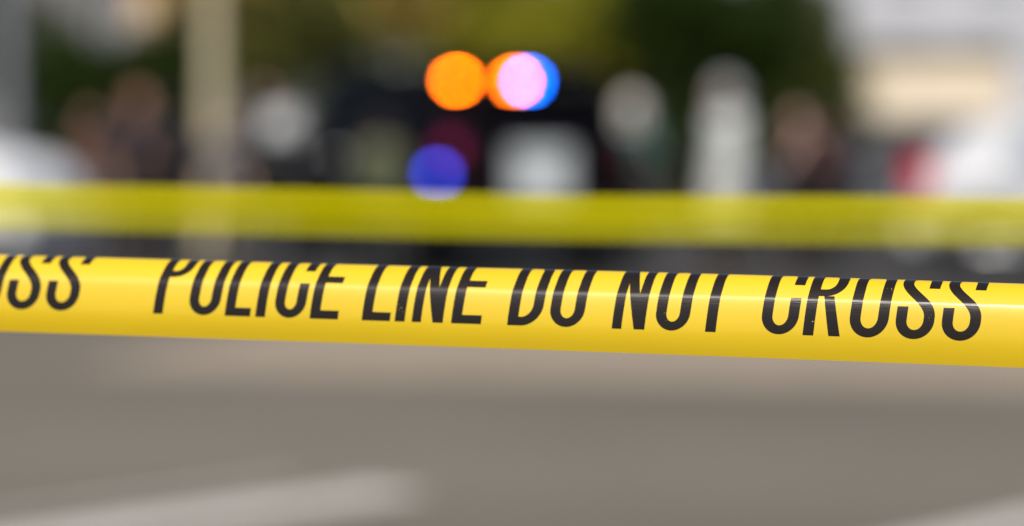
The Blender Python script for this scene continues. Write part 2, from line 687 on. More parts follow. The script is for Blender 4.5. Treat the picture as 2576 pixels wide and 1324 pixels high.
def letter_mesh(ch, u0, w):
    verts, faces, uvs, norms = [], [], [], []
    for q in glyph(ch, w):
        poly = [(u0 + (x + SLANT * y) / 1000, BASE_S + y) for x, y in q]
        if sum(poly[k - 1][0] * poly[k][1] - poly[k][0] * poly[k - 1][1] for k in range(len(poly))) < 0:
            poly.reverse()
        ua, ub = min(p[0] for p in poly), max(p[0] for p in poly)
        sa, sb = min(p[1] for p in poly), max(p[1] for p in poly)
        i0, i1 = int((ua - U_MIN) / DU), int((ub - U_MIN) / DU)
        for i in range(i0, i1 + 1):
            if i < 0 or i >= NU:
                continue
            lo, hi = U_MIN + i * DU, U_MIN + (i + 1) * DU
            c1 = clip(clip(poly, 0, lo, False), 0, hi, True)
            if len(c1) < 3:
                continue
            for j in range(NS - 1):
                if SS[j + 1] < sa or SS[j] > sb:
                    continue
                c2 = clip(clip(c1, 1, SS[j], False), 1, SS[j + 1], True)
                if len(c2) < 3:
                    continue
                idx = []
                for (uu, s) in c2:
                    a, b = (uu - lo) / DU, (s - SS[j]) / (SS[j + 1] - SS[j])
                    P = lambda G: (G[i][j] * (1 - a) + G[i + 1][j] * a) * (1 - b) + (G[i][j + 1] * (1 - a) + G[i + 1][j + 1] * a) * b
                    nn = P(tape_nrm).normalized() * flip
                    idx.append(len(verts))
                    verts.append(P(tape_pts) + nn * LIFT - tape_off)
                    uvs.append((uu - U_MIN, s / 1000))
                    norms.append(nn)
                faces.append(idx)
    me = bpy.data.meshes.new('letter')
    me.from_pydata(verts, [], faces)
    ul = me.uv_layers.new(name='UVMap')
    for l in me.loops:
        ul.data[l.index].uv = uvs[l.vertex_index]
    for p in me.polygons:
        p.use_smooth = True
    me.normals_split_custom_set_from_vertices(norms)
    return me


def u_of_px(px, s=18.0):
    k = (px - 1288) / F
    p = A0 + T_UP * (s / 1000)
    # (p.x + u*dx) = k * depth, depth measured along the optical axis
    dep = lambda q: q.y * _cp - (q.z - CAM_H) * _sp
    d0, dd = dep(p), dep(p + T_DIR) - dep(p)
    return (k * d0 - p.x) / (T_DIR.x - k * dd)


TEXT = [('P', 392, 465), ('O', 478, 557), ('L', 572, 636), ('I', 649, 671), ('C', 694, 772), ('E', 786, 857),
        ('L', 917, 988), ('I', 1000, 1024), ('N', 1043, 1121), ('E', 1142, 1217), ('D', 1283, 1368), ('O', 1386, 1473),
        ('N', 1546, 1628), ('O', 1652, 1738), ('T', 1757, 1831), ('C', 1918, 2011), ('R', 2026, 2118), ('O', 2139, 2237),
        ('S', 2255, 2352), ('S', 2371, 2469)]
GAP = u_of_px(392) - u_of_px(200)
PERIOD = u_of_px(2469) - u_of_px(392) + GAP
for rep in (-2, -1, 0, 1, 2):
    for ch, a, b in TEXT:
        ua, ub = u_of_px(a) + rep * PERIOD, u_of_px(b) + rep * PERIOD
        if ua < U_MIN + .01 or ub > U_MAX - .03:
            continue
        w = (u_of_px(b) - u_of_px(a)) * 1000
        link('letter', letter_mesh(ch, ua - (0.0013 if ch != 'I' else 0.0013), w), M_INK, tape)

# ------------------------------------------------------------------ rear tape
M_FILM2 = mat_film('yellow_tape_film_thin', 0.70, rough=0.6, col=(0.92, 0.86, 0.0), spec=0.05, tint=(1.0, 0.97, 0.6))
back_tape = empty('barricade_tape', at(1288, 600, 2.36))
tag(back_tape, 'plain yellow barricade tape hanging out of focus behind the lettered tape', 'tape')
bt_off = Vector(back_tape.location)
key = [(-6000, 250), (-3400, 420), (-1500, 530), (0, 577), (300, 583), (1288, 605), (2000, 615), (2576, 621), (4200, 622), (7000, 560), (9000, 480)]  # lower edge
verts, faces, uvl = [], [], []
n_u, n_s = 220, 19
for i in range(n_u + 1):
    px = -6000 + 15000 * i / n_u
    py = lerp_table(key, px)
    depth = 2.36 - 0.05 * (px - 1288) / 1288
    c = at(px, py, depth)
    wob = 5 * math.sin(px * .0014) + 3 * math.sin(px * .0047 + 1)
    y = z = 0.0
    for j in range(n_s + 1):
        sw = 76.0 * j / n_s
        if j:
            a = R(lerp_table([(0, -2), (10, 3), (30, 9), (37, 20), (42, 62), (48, 100), (60, 140), (76, 165)], sw) + wob)
            y += math.sin(a) * TW / n_s
            z += math.cos(a) * TW / n_s
        verts.append(c + Vector((0, y, z)) - bt_off)
        uvl.append((px / F * 2.36, sw / 1000))
for i in range(n_u):
    for j in range(n_s):
        a = i * (n_s + 1) + j
        faces.append((a, a + n_s + 1, a + n_s + 2, a + 1))
me = bpy.data.meshes.new('film')
me.from_pydata(verts, [], faces)
ul = me.uv_layers.new(name='UVMap')
for l in me.loops:
    ul.data[l.index].uv = uvl[l.vertex_index]
link('film', me, M_FILM2, back_tape, smooth=True)

# ------------------------------------------------------------------ vehicles
M_TYRE = mat('tyre_rubber', (0.012, 0.012, 0.012), 0.85, bump=0.2, scale=10)
M_RIM = mat('alloy_rim', (0.40, 0.40, 0.41), 0.45, metal=0.9)
M_GLASS_D = mat('dark_car_glass', (0.003, 0.003, 0.004), 0.3, spec=0.01)
M_GLASS_SKY = mat('sky_toned_car_glass', (0.22, 0.25, 0.28), 0.06, spec=0.6)  # paler base colour carries the sky reflection
M_SMOKED = mat('smoked_red_lens', (0.05, 0.004, 0.008), 0.2)
M_GLASS_T = mat('teal_car_glass', (0.03, 0.06, 0.07), 0.05, spec=0.6)
M_TRIM = mat('black_trim', (0.008, 0.008, 0.009), 0.6, spec=.2)
M_CHROME = mat('chrome', (0.8, 0.8, 0.8), 0.12, metal=1.0, noise=.02)
M_TAIL = mat('red_lens', (0.65, 0.008, 0.045), 0.35, coat=0.0)
M_LAMP = mat('clear_lens', (0.7, 0.72, 0.75), 0.08, coat=0.8)
M_PLATE = mat('white_plate', (0.8, 0.8, 0.78), 0.4)

SUV = [  # x, sill, belt, top, half widths at sill / belt / top
    (-2.50, .50, 1.12, 1.20, .86, .94, .84), (-2.45, .44, 1.16, 1.30, .90, .98, .86), (-2.20, .42, 1.18, 1.86, .93, .99, .76),
    (-2.05, .40, 1.18, 1.93, .94, 1.0, .76), (-1.0, .36, 1.18, 1.97, .95, 1.0, .77), (0.4, .36, 1.16, 1.97, .95, 1.0, .77),
    (0.85, .36, 1.15, 1.91, .95, 1.0, .76), (1.50, .38, 1.15, 1.27, .95, 1.0, .84), (1.65, .38, 1.14, 1.22, .95, 1.0, .88),
    (2.25, .40, 1.04, 1.12, .94, .98, .86), (2.45, .44, .92, 1.0, .90, .93, .82), (2.55, .50, .72, .80, .82, .84, .75)]
HATCH = [
    (-2.10, .45, .80, .88, .72, .76, .68), (-2.04, .38, .92, 1.02, .80, .84, .74), (-1.90, .34, .98, 1.12, .84, .87, .72),
    (-1.45, .30, .99, 1.42, .86, .89, .62), (-1.0, .29, .98, 1.50, .87, .90, .62), (-.1, .28, .97, 1.53, .87, .90, .62),
    (.25, .28, .96, 1.48, .87, .90, .61), (1.05, .29, .95, 1.03, .87, .90, .74), (1.2, .30, .94, 1.0, .87, .89, .76),
    (1.8, .34, .84, .90, .84, .86, .74), (2.02, .38, .72, .78, .78, .80, .68), (2.10, .44, .60, .66, .70, .72, .6)]


def sec(st):
    x, zs, zb, zt, ws, wb, wt = st
    zt = max(zt, zb + .05)
    top7 = (wt, zt - min(.07, (zt - zb) * .5))
    p5 = (wb - .03, zb)
    return [(0, zs), (ws * .85, zs), (ws, zs + .10), (wb, zs + (zb - zs) * .45), (wb + .004, zb - .14), p5,
            ((p5[0] + top7[0]) / 2, (p5[1] + top7[1]) / 2), top7, (wt - .10, zt), (0, zt + .025)]


def surf(stations, x, k, side=1):
    for a, b in zip(stations, stations[1:]):
        if x <= b[0]:
            break
    t = (x - a[0]) / (b[0] - a[0])
    sa, sb = sec(a), sec(b)
    i = min(int(k), 8)
    f = k - i
    y, z = [(sa[i][c] * (1 - f) + sa[i + 1][c] * f) * (1 - t) + (sb[i][c] * (1 - f) + sb[i + 1][c] * f) * t for c in (0, 1)]
    return Vector((x, y * side, z))


def car_body(stations, m, parent):
    bm = bmesh.new()
    # add in-between stations for a rounder shape
    xs = []
    for a, b in zip(stations, stations[1:]):
        n = max(1, int((b[0] - a[0]) / .25))
        xs += [a[0] + (b[0] - a[0]) * i / n for i in range(n)]
    xs.append(stations[-1][0])
    rows = []
    for x in xs:
        L = [surf(stations, x, k, 1) for k in range(10)]
        Rr = [surf(stations, x, k, -1) for k in range(8, 0, -1)]
        rows.append([bm.verts.new(p) for p in L + Rr])
    n = len(rows[0])
    for a, b in zip(rows, rows[1:]):
        for k in range(n):
            bm.faces.new((a[k], a[(k + 1) % n], b[(k + 1) % n], b[k]))
    bm.faces.new(rows[0])
    bm.faces.new(rows[-1])
    return from_bm('body', bm, m, parent, smooth=True, sharp=38)


def panel(name, stations, corners, m, parent, lift=0.008, side=1, nu=8, nv=4):
    """Curved pane lying on the body between four (x, k) corners; k past 9 runs over to the other side."""
    bm = bmesh.new()
    grid = []

    def pt(x, k):
        return surf(stations, x, k, side) if k <= 9 else surf(stations, x, 18 - k, -side)
    for i in range(nu + 1):
        row = []
        a = i / nu
        for j in range(nv + 1):
            b = j / nv
            x = (corners[0][0] * (1 - a) + corners[1][0] * a) * (1 - b) + (corners[3][0] * (1 - a) + corners[2][0] * a) * b
            k = (corners[0][1] * (1 - a) + corners[1][1] * a) * (1 - b) + (corners[3][1] * (1 - a) + corners[2][1] * a) * b
            e = 1e-3
            p = pt(x, k)
            n = (pt(x + e, k) - pt(x - e, k)).cross(pt(x, k + e) - pt(x, k - e))
            if n.length < 1e-12:
                n = Vector((0, side, 0))
            n.normalize()
            cen = Vector((0, 0, .8))
            if n.dot(p - cen) < 0:
                n = -n
            row.append((p, n))
        grid.append(row)
    V = {}
    for l, d in (('o', lift), ('i', -.01)):
        for i in range(nu + 1):
            for j in range(nv + 1):
                p, n = grid[i][j]
                V[l, i, j] = bm.verts.new(p + n * d)
    for i in range(nu):
        for j in range(nv):
            bm.faces.new((V['o', i, j], V['o', i + 1, j], V['o', i + 1, j + 1], V['o', i, j + 1]))
            bm.faces.new((V['i', i, j + 1], V['i', i + 1, j + 1], V['i', i + 1, j], V['i', i, j]))
    for i in range(nu):
        for j in (0, nv):
            bm.faces.new((V['o', i, j], V['o', i + 1, j], V['i', i + 1, j], V['i', i, j]))
    for j in range(nv):
        for i in (0, nu):
            bm.faces.new((V['o', i, j], V['o', i, j + 1], V['i', i, j + 1], V['i', i, j]))
    return from_bm(name, bm, m, parent, smooth=True, sharp=40)


def wheel(parent, x, y, r, wd, side):
    root = empty('wheel', (x, y, r))
    root.parent = parent
    bm = bmesh.new()
    prof = [(r * .66, -.5), (r * .9, -.5), (r * .98, -.38), (r, -.2), (r, .2), (r * .98, .38), (r * .9, .5), (r * .66, .5)]
    seg = 36
    rings = [[bm.verts.new((pr * math.cos(2 * math.pi * k / seg), py * wd, pr * math.sin(2 * math.pi * k / seg))) for k in range(seg)] for pr, py in prof]
    for a in range(len(rings)):
        b = (a + 1) % len(rings)
        for k in range(seg):
            bm.faces.new((rings[a][k], rings[a][(k + 1) % seg], rings[b][(k + 1) % seg], rings[b][k]))
    from_bm('tyre', bm, M_TYRE, root, smooth=True, sharp=40)
    bm = bmesh.new()
    bm_tube(bm, [(0, -wd * .4, 0), (0, wd * .2 * side, 0)], [r * .17, r * .17], 16)
    yo = side * wd * .36
    for k in range(6):
        a = 2 * math.pi * k / 6
        bm_tube(bm, [(0, yo, 0), (r * .64 * math.cos(a), yo * .9, r * .64 * math.sin(a))], [r * .10, r * .07], 6)
    prof = [(r * .68, -.46), (r * .68, .46), (r * .61, .46), (r * .61, -.46)]
    rings = [[bm.verts.new((pr * math.cos(2 * math.pi * k / seg), py * wd, pr * math.sin(2 * math.pi * k / seg))) for k in range(seg)] for pr, py in prof]
    for a in range(4):
        b = (a + 1) % 4
        for k in range(seg):
            bm.faces.new((rings[a][k], rings[a][(k + 1) % seg], rings[b][(k + 1) % seg], rings[b][k]))
    from_bm('rim', bm, M_RIM, root, smooth=True, sharp=40)
    return root


def build_car(name, loc, heading, stations, paint, glass, wheels_x, r, wy, win, label, mirror_mat=None, mirror_pos=(0.75, 1.22)):
    """heading: angle of the car's nose from +X, counter-clockwise."""
    c = empty(name, loc, heading)
    tag(c, label, 'car')
    car_body(stations, paint, c)
    for x in wheels_x:
        for s in (-1, 1):
            bm = bmesh.new()      # dark wheel-arch lining, proud of the flank
            seg = 24
            vo, vi = [], []
            for k in range(seg + 1):
                a = math.pi * k / seg
                vo.append((x + (r + .10) * math.cos(a), r + (r + .09) * math.sin(a)))
                vi.append((x + (r + .015) * math.cos(a), r + (r + .015) * math.sin(a)))
            y1 = s * (wy + .022)
            y0 = s * (wy - .2)
            A = [[bm.verts.new((p[0], y, p[1])) for p in L] for L, y in ((vo, y1), (vi, y1), (vi, y0), (vo, y0))]
            for q in range(4):
                for k in range(seg):
                    bm.faces.new((A[q][k], A[q][k + 1], A[(q + 1) % 4][k + 1], A[(q + 1) % 4][k]))
            bm.faces.new([A[q][0] for q in range(4)])
            bm.faces.new([A[q][-1] for q in range(4)][::-1])
            from_bm('wheel_arch', bm, M_TRIM, c, smooth=True, sharp=40)
            wheel(c, x, s * (wy - .07), r, .24, s)
    x0, x1 = win['rear']
    panel('rear_window', stations, [(x0, 8.0), (x0, 10.0), (x1, 10.0), (x1, 8.0)], glass, c, nu=10, nv=5)
    x0, x1 = win['front']
    panel('windscreen', stations, [(x0, 8.0), (x0, 10.0), (x1, 10.0), (x1, 8.0)], glass, c, nu=10, nv=5)
    for (b0, b1, t0, t1) in win['side']:
        for s in (-1, 1):
            panel('side_window', stations, [(b0, 5.12), (b1, 5.12), (t1, 6.85), (t0, 6.85)], glass, c, side=s)
    for xd in win['doors']:
        for s in (-1, 1):
            panel('door_handle', stations, [(xd, 4.5), (xd + .2, 4.5), (xd + .2, 4.8), (xd, 4.8)], mirror_mat or paint, c, lift=.03, side=s, nu=3, nv=2)
    mx, mz = mirror_pos
    wm = surf(stations, mx, 5.0).y
    for s in (-1, 1):
        bm = bmesh.new()
        bm_box(bm, (mx, s * (wm + .16), mz), (.15, .30, .25), bevel=.045)
        bm_box(bm, (mx + .02, s * (wm + .02), mz - .05), (.08, .1, .06))
        mo = from_bm('side_mirror', bm, mirror_mat or paint, c)
        box('mirror_glass', (mx - .0785, s * (wm + .16), mz), (.006, .23, .18), M_CHROME if mirror_mat is None else mirror_mat, mo)  # with mirror_mat the pane is plain white, its bright reflection painted on
    return c


M_BLACK = mat('black_car_paint', (0.003, 0.003, 0.004), 0.5, coat=0.0, noise=.05, spec=0.02)
M_WHITE = mat('white_car_paint', (0.74, 0.735, 0.73), 0.45, coat=0.15, noise=.03)
M_WHITE2 = mat('white_cap_and_sky_pane', (0.85, 0.85, 0.84), 0.4, noise=.03)
M_GREY = mat('grey_car_paint', (0.09, 0.095, 0.105), 0.55, noise=.05, spec=.3)
WIN_SUV = {'rear': (-2.43, -2.22), 'front': (.90, 1.47), 'side': [(-1.95, -1.05, -1.85, -1.05), (-.95, .1, -.95, .1), (.18, 1.28, .18, .8)], 'doors': [-.2, .85]}
WIN_HAT = {'rear': (-1.87, -1.48), 'front': (.30, 1.02), 'side': [(-1.35, -.55, -1.1, -.55), (-.45, .85, -.45, .22)], 'doors': [-.75, .05]}

# black SUV seen from behind, nose turned away to the left
ang = R(90 + 25)
hd = Vector((math.cos(ang), math.sin(ang), 0))
rear_c = Vector((0.27, 25.2, 0))
suv = build_car('police_suv', rear_c + hd * 2.5, ang, SUV, M_BLACK, M_GLASS_D, (-1.5, 1.55), .40, .98, WIN_SUV,
                'black SUV seen from behind with amber and blue flashing lights', mirror_mat=M_WHITE2, mirror_pos=(1.12, 1.42))
bm = bmesh.new()
bm_box(bm, (-2.56, 0, .50), (.2, 1.84, .44), bevel=.05)
from_bm('rear_bumper', bm, M_TRIM, suv)
bm = bmesh.new()
bm_box(bm, (2.5, 0, .56), (.22, 1.8, .26), bevel=.05)
from_bm('front_bumper', bm, M_TRIM, suv)
for s in (-1, 1):
    tl = box('tail_light', (-2.475, s * .83, 1.13), (.07, .15, .36), M_SMOKED, suv, bevel=.02)
    box('headlight', (2.42, s * .68, .95), (.12, .36, .14), M_LAMP, suv, bevel=.02)
    rail = bmesh.new()
    bm_tube(rail, [(-1.9, s * .66, 1.96), (-1.8, s * .66, 2.03), (.1, s * .66, 2.03), (.25, s * .66, 1.97)], [.018] * 4, 8)
    from_bm('roof_rail', rail, M_TRIM, suv)
box('underbody', (0, 0, .34), (4.3, 1.5, .2), M_TRIM, suv, bevel=.03)
spo = bmesh.new()
bm_box(spo, (-2.22, 0, 1.925), (.30, 1.40, .05), bevel=.02)
from_bm('spoiler', spo, M_BLACK, suv)
pn = box('tailgate_panel', (-2.512, .02, .95), (.03, .60, .54), mat('white_reflective', (0.50, 0.53, 0.54), .35), suv, bevel=.01)
box('number_plate', (-2.532, .02, .93), (.012, .31, .16), M_PLATE, pn, bevel=.004)
# lamps on the tailgate: housing with LED modules, some lit at this instant
hous = box('warning_light_bar', (-2.37, 0, 1.80), (.07, 1.36, .085), M_TRIM, suv, bevel=.012)
M_AMB = mat_emit('amber_led', (1.0, 0.135, 0.0), 112.0, (.4, .15, 0))
M_BLU = mat_emit('blue_led', (0.0, 0.12, 0.85), 100.0, (0, .05, .4))
M_OFF = mat('unlit_led', (0.08, 0.08, 0.09), .2)
M_BLU2 = mat_emit('blue_led_dim', (0.05, 0.08, 1.0), 10.0, (0, .05, .4))
M_PUR = mat_emit('red_led_dim', (1.0, 0.02, 0.25), 0.07, (.3, .0, .1))


def rear_lat(px, xloc):
    """Lateral place on the SUV that a sight line at px meets in the plane x = xloc of the vehicle."""
    o = rear_c + hd * 2.5
    lat = Vector((-hd.y, hd.x, 0))
    base = o + hd * xloc
    k = (px - 1288) / F
    return (k * base.y - base.x) / (lat.x - k * lat.y)


xf = -2.41
for px, m in ((1149, M_AMB), (1297, M_AMB), (1329, M_BLU), (1400, M_OFF), (1450, M_OFF), (1505, M_OFF), (1220, M_OFF)):
    y = rear_lat(px, xf)
    bm = bmesh.new()
    for q in range(5):
        bm_box(bm, (xf, y + (q - 2) * .021, 1.80), (.02, .0115, .048), bevel=.003)
    from_bm('led_module', bm, m, hous)
box('tailgate_flasher', (-2.525, rear_lat(1100, -2.525), .99), (.02, .11, .07), M_BLU2, suv, bevel=.006)
box('corner_flasher', (-2.525, rear_lat(1132, -2.525), 1.21), (.02, .16, .14), M_PUR, suv, bevel=.006)

# white car at the left edge, its nose pointing right into the picture
wl = build_car('parked_car', (-6.34, 24.6, 0), R(-12), SUV, M_WHITE, M_GLASS_T, (-1.5, 1.55), .40, .98, WIN_SUV,
               'white car parked at the left edge, nose pointing into the picture', mirror_pos=(1.12, 1.3))
for s in (-1, 1):
    box('headlight', (2.42, s * .68, .95), (.12, .36, .14), M_LAMP, wl, bevel=.02)
    box('tail_light', (-2.475, s * .83, 1.13), (.07, .15, .36), M_TAIL, wl, bevel=.02)
box('front_bumper', (2.5, 0, .56), (.22, 1.8, .26), M_WHITE, wl, bevel=.05)
box('rear_bumper', (-2.56, 0, .56), (.2, 1.84, .26), M_WHITE, wl, bevel=.05)

# white car at the right edge, tail to the left with a red lamp
wr = build_car('parked_car', (5.72, 26.0, 0), R(-6), HATCH, mat('silver_white_paint', (.46, .46, .475), .5, coat=.1, noise=.03), M_GLASS_SKY, (-1.3, 1.3), .33, .87, WIN_HAT,
               'white car parked at the right edge, red tail light towards the centre', mirror_pos=(.62, 1.04))
for s in (-1, 1):
    box('headlight', (1.93, s * .58, .70), (.2, .3, .13), M_LAMP, wr, bevel=.02)
    box('tail_light', (-1.99, s * .66, .93), (.20, .40, .34), M_TAIL, wr, bevel=.02)
box('rear_bumper', (-2.06, 0, .46), (.16, 1.56, .2), M_WHITE, wr, bevel=.04)
# grey car behind
gr = build_car('parked_car', (4.75, 33.5, 0), R(168), HATCH, M_GREY, M_GLASS_D, (-1.3, 1.3), .33, .87, WIN_HAT,
               'dark grey car parked behind the white car with the red tail light', mirror_pos=(.62, 1.04))
for s in (-1, 1):
    box('headlight', (1.93, s * .58, .70), (.2, .3, .13), M_LAMP, gr, bevel=.02)
    box('tail_light', (-2.03, s * .66, .86), (.08, .2, .2), M_TAIL, gr, bevel=.02)

# ------------------------------------------------------------------ people


def bm_cone(bm, p0, r0, p1, r1, n=5):
    p0, p1 = Vector(p0), Vector(p1)
    for k in range(n + 1):
        t = k / n
        bmesh.ops.create_icosphere(bm, subdivisions=2, radius=r0 + (r1 - r0) * t, matrix=Matrix.Translation(p0.lerp(p1, t)))
    bm_tube(bm, [p0, p1], [r0, r1], 12)


def bm_ell(bm, c, r):
    bmesh.ops.create_uvsphere(bm, u_segments=20, v_segments=14, radius=1.0, matrix=Matrix.Translation(c) @ Matrix.Diagonal((*r, 1)))


def fuse(name, bm, m, parent, voxel=0.014, it=6):
    me = bpy.data.meshes.new(name + '_raw')
    bm.to_mesh(me)
    bm.free()
    o = bpy.data.objects.new(name + '_raw', me)
    COL.objects.link(o)
    rm = o.modifiers.new('r', 'REMESH')
    rm.mode = 'VOXEL'
    rm.voxel_size = voxel
    sm = o.modifiers.new('s', 'SMOOTH')
    sm.iterations = it
    sm.factor = 0.5
    dg = bpy.context.evaluated_depsgraph_get()
    ev = bpy.data.meshes.new_from_object(o.evaluated_get(dg))
    bpy.data.objects.remove(o)
    bpy.data.meshes.remove(me)
    ev.name = name
    ev.materials.clear()
    return link(name, ev, m, parent, smooth=True)


def person(loc, face, height, skin, top, bottom, hair, label, arms=((.24, -.02, 1.15, .24, .10, .93), (.24, -.02, 1.15, .25, .06, .91)), lean=0.0,
           long_top=False, sleeves=True, cap=None, step=.06, turn=0.0):
    """arms: per side (elbow x, y, z, wrist x, y, z) with x measured outwards."""
    k = height / 1.76
    root = empty('person', loc, face)
    tag(root, label, 'person')
    ln = math.tan(lean)

    def P(x, y, z):
        return Vector((x * k, (y + max(0, z - .95) * ln) * k, z * k))
    ms = mat('skin_%d' % int(skin[0] * 1000), skin, .5, noise=.06, scale=9)
    mt = mat('top_%d_%d' % (int(top[0] * 1000), int(top[2] * 1000)), top, .9, noise=.12, scale=12, bump=.2)
    mb = mat('bottom_%d_%d' % (int(bottom[0] * 1000), int(bottom[2] * 1000)), bottom, .9, noise=.12, scale=12, bump=.2)
    mh = mat('hair_%d' % int(hair[0] * 1000), hair, .6, noise=.3, scale=30)
    # joints
    sh = {s: P(s * .185, 0, 1.43) for s in (-1, 1)}
    el, wr_ = {}, {}
    for s, a in zip((-1, 1), arms):
        el[s] = P(s * a[0], a[1], a[2])
        wr_[s] = P(s * a[3], a[4], a[5])
    hip = {s: P(s * .09, 0, .93) for s in (-1, 1)}
    kn = {s: P(s * .10, .02 + s * step * .5, .50) for s in (-1, 1)}
    an = {s: P(s * .11, -.02 + s * step, .09) for s in (-1, 1)}
    toe = {s: P(s * .125, .15 + s * step, .035) for s in (-1, 1)}
    bm = bmesh.new()

    def torso(bm, g):
        bm_ell(bm, P(0, 0, 1.0), ((.165 + g) * k, (.115 + g) * k, (.12 + g) * k))
        bm_ell(bm, P(0, .0, 1.16), ((.15 + g) * k, (.105 + g) * k, (.16 + g) * k))
        bm_ell(bm, P(0, .0, 1.33), ((.175 + g) * k, (.115 + g) * k, (.15 + g) * k))
        bm_cone(bm, sh[-1], (.062 + g) * k, sh[1], (.062 + g) * k, 8)

    torso(bm, 0)
    head = P(0, .03, 1.635)
    rotz = Matrix.Translation(head) @ Matrix.Rotation(turn, 4, 'Z') @ Matrix.Translation(-head)
    bm_cone(bm, P(0, 0, 1.42), .062 * k, P(0, .015, 1.56), .054 * k, 3)
    nb = len(bm.verts)
    bm_ell(bm, head + P(0, 0, .02), (.075 * k, .095 * k, .105 * k))
    bm_ell(bm, head + P(0, .025, -.055), (.058 * k, .068 * k, .062 * k))
    bm_cone(bm, head + P(0, .092, .005), .011 * k, head + P(0, .108, -.025), .016 * k, 2)      # nose
    bm_ell(bm, head + P(0, .088, -.062), (.026 * k, .014 * k, .012 * k))                        # lips
    bm_ell(bm, head + P(0, .085, .03), (.05 * k, .016 * k, .012 * k))                           # brow
    for s in (-1, 1):
        bm_ell(bm, head + P(s * .078, -.005, -.005), (.013 * k, .022 * k, .034 * k))            # ears
    bm.verts.ensure_lookup_table()
    bmesh.ops.transform(bm, matrix=rotz, verts=bm.verts[nb:])
    for s in (-1, 1):
        bm_cone(bm, sh[s], .055 * k, el[s], .042 * k)
        bm_cone(bm, el[s], .042 * k, wr_[s], .028 * k)
        d = (wr_[s] - el[s]).normalized()
        palm = wr_[s] + d * .07 * k
        side = d.cross(Vector((s, 0, 0)))
        side = Vector((0, 1, 0)) if side.length < .1 else side.normalized()
        bm_cone(bm, wr_[s], .026 * k, palm, .034 * k, 3)
        inward = Vector((-s, 0, 0))
        for f, (o, ln_) in enumerate(((-.030, .062), (-.010, .075), (.011, .070), (.030, .055))):
            b0 = palm + side * o * k + d * .015 * k
            b1 = b0 + d * ln_ * .55 * k + inward * .010 * k
            b2 = b1 + d * ln_ * .40 * k + inward * .022 * k
            bm_tube(bm, [b0, b1, b2], [.0115 * k, .0105 * k, .0085 * k], 8)
        t0 = wr_[s] + d * .03 * k + side * .026 * k
        t1 = t0 + d * .035 * k + side * .026 * k + inward * .01 * k
        bm_tube(bm, [t0, t1, t1 + d * .03 * k + inward * .012 * k], [.014 * k, .0125 * k, .010 * k], 8)
        bm_cone(bm, hip[s], .085 * k, kn[s], .055 * k)
        bm_cone(bm, kn[s], .055 * k, an[s], .038 * k)
        bm_cone(bm, an[s], .04 * k, toe[s], .032 * k, 3)
    fuse('body', bm, ms, root, .0125, 3)
    # clothing
    bm = bmesh.new()
    torso(bm, .016)
    for s in (-1, 1):
        if sleeves:
            bm_cone(bm, sh[s], .072 * k, el[s], .060 * k)
            bm_cone(bm, el[s], .060 * k, el[s].lerp(wr_[s], .9), .046 * k)
        else:
            bm_cone(bm, sh[s], .074 * k, sh[s].lerp(el[s], .75), .066 * k)
    if long_top:
        for s in (-1, 1):
            bm_cone(bm, hip[s], .115 * k, hip[s].lerp(kn[s], .85), .125 * k, 6)
        bm_cone(bm, P(0, 0, .93), .13 * k, P(0, .01, .58), .13 * k, 6)
    fuse('jacket' if sleeves else 'shirt', bm, mt, root, .016, 5)
    bm = bmesh.new()
    bm_ell(bm, P(0, 0, .96), (.175 * k, .125 * k, .11 * k))
    for s in (-1, 1):
        bm_cone(bm, hip[s], .100 * k, kn[s], .074 * k)
        bm_cone(bm, kn[s], .074 * k, an[s] + Vector((0, 0, .01)), .066 * k)
    fuse('trousers', bm, mb, root, .016, 5)
    for s in (-1, 1):
        bm = bmesh.new()
        bm_ell(bm, an[s] + Vector((0, .0, -.035 * k)), (.048 * k, .06 * k, .05 * k))
        bm_cone(bm, an[s] + Vector((0, .0, -.045 * k)), .045 * k, toe[s] + Vector((0, .03 * k, .01)), .042 * k, 5)
        fuse('shoe', bm, M_TRIM, root, .012, 3)
    bm = bmesh.new()
    bm_ell(bm, head + P(0, -.018, .045), (.083 * k, .098 * k, .093 * k))
    if cap is None:
        bm_ell(bm, head + P(0, -.05, -.01), (.076 * k, .062 * k, .085 * k))
    bmesh.ops.transform(bm, matrix=rotz, verts=bm.verts[:])
    geom = bm.verts[:] + bm.edges[:] + bm.faces[:]
    fr = rotz.to_3x3() @ Vector((0, .8, -.6))
    bmesh.ops.bisect_plane(bm, geom=geom, plane_co=head + rotz.to_3x3() @ P(0, .045, .04), plane_no=fr, clear_outer=True)
    bmesh.ops.holes_fill(bm, edges=[e for e in bm.edges if e.is_boundary])
    if cap is None:
        fuse('hair', bm, mh, root, .012, 2)
    else:
        fuse('hair', bm, mh, root, .012, 2)
        bm = bmesh.new()
        bm_ell(bm, head + P(0, -.02, .005), (.125 * k, .15 * k, .165 * k))
        bm_ell(bm, head + P(0, -.02, -.12), (.12 * k, .12 * k, .08 * k))
        bmesh.ops.transform(bm, matrix=rotz, verts=bm.verts[:])
        bmesh.ops.bisect_plane(bm, geom=bm.verts[:] + bm.edges[:] + bm.faces[:], plane_co=head + rotz.to_3x3() @ P(0, .055, 0), plane_no=rotz.to_3x3() @ Vector((0, 1, -.15)), clear_outer=True)
        bmesh.ops.holes_fill(bm, edges=[e for e in bm.edges if e.is_boundary])
        fuse('hood', bm, mat('hood_%d' % int(cap[0] * 1000), cap, .8), root, .012, 2)
    for s in (-1, 1):
        bm = bmesh.new()
        bm_ell(bm, head + P(s * .032, .083, .012), (.012 * k, .008 * k, .008 * k))
        bmesh.ops.transform(bm, matrix=rotz, verts=bm.verts[:])
        from_bm('eye', bm, M_TRIM, root, smooth=True)
    return root


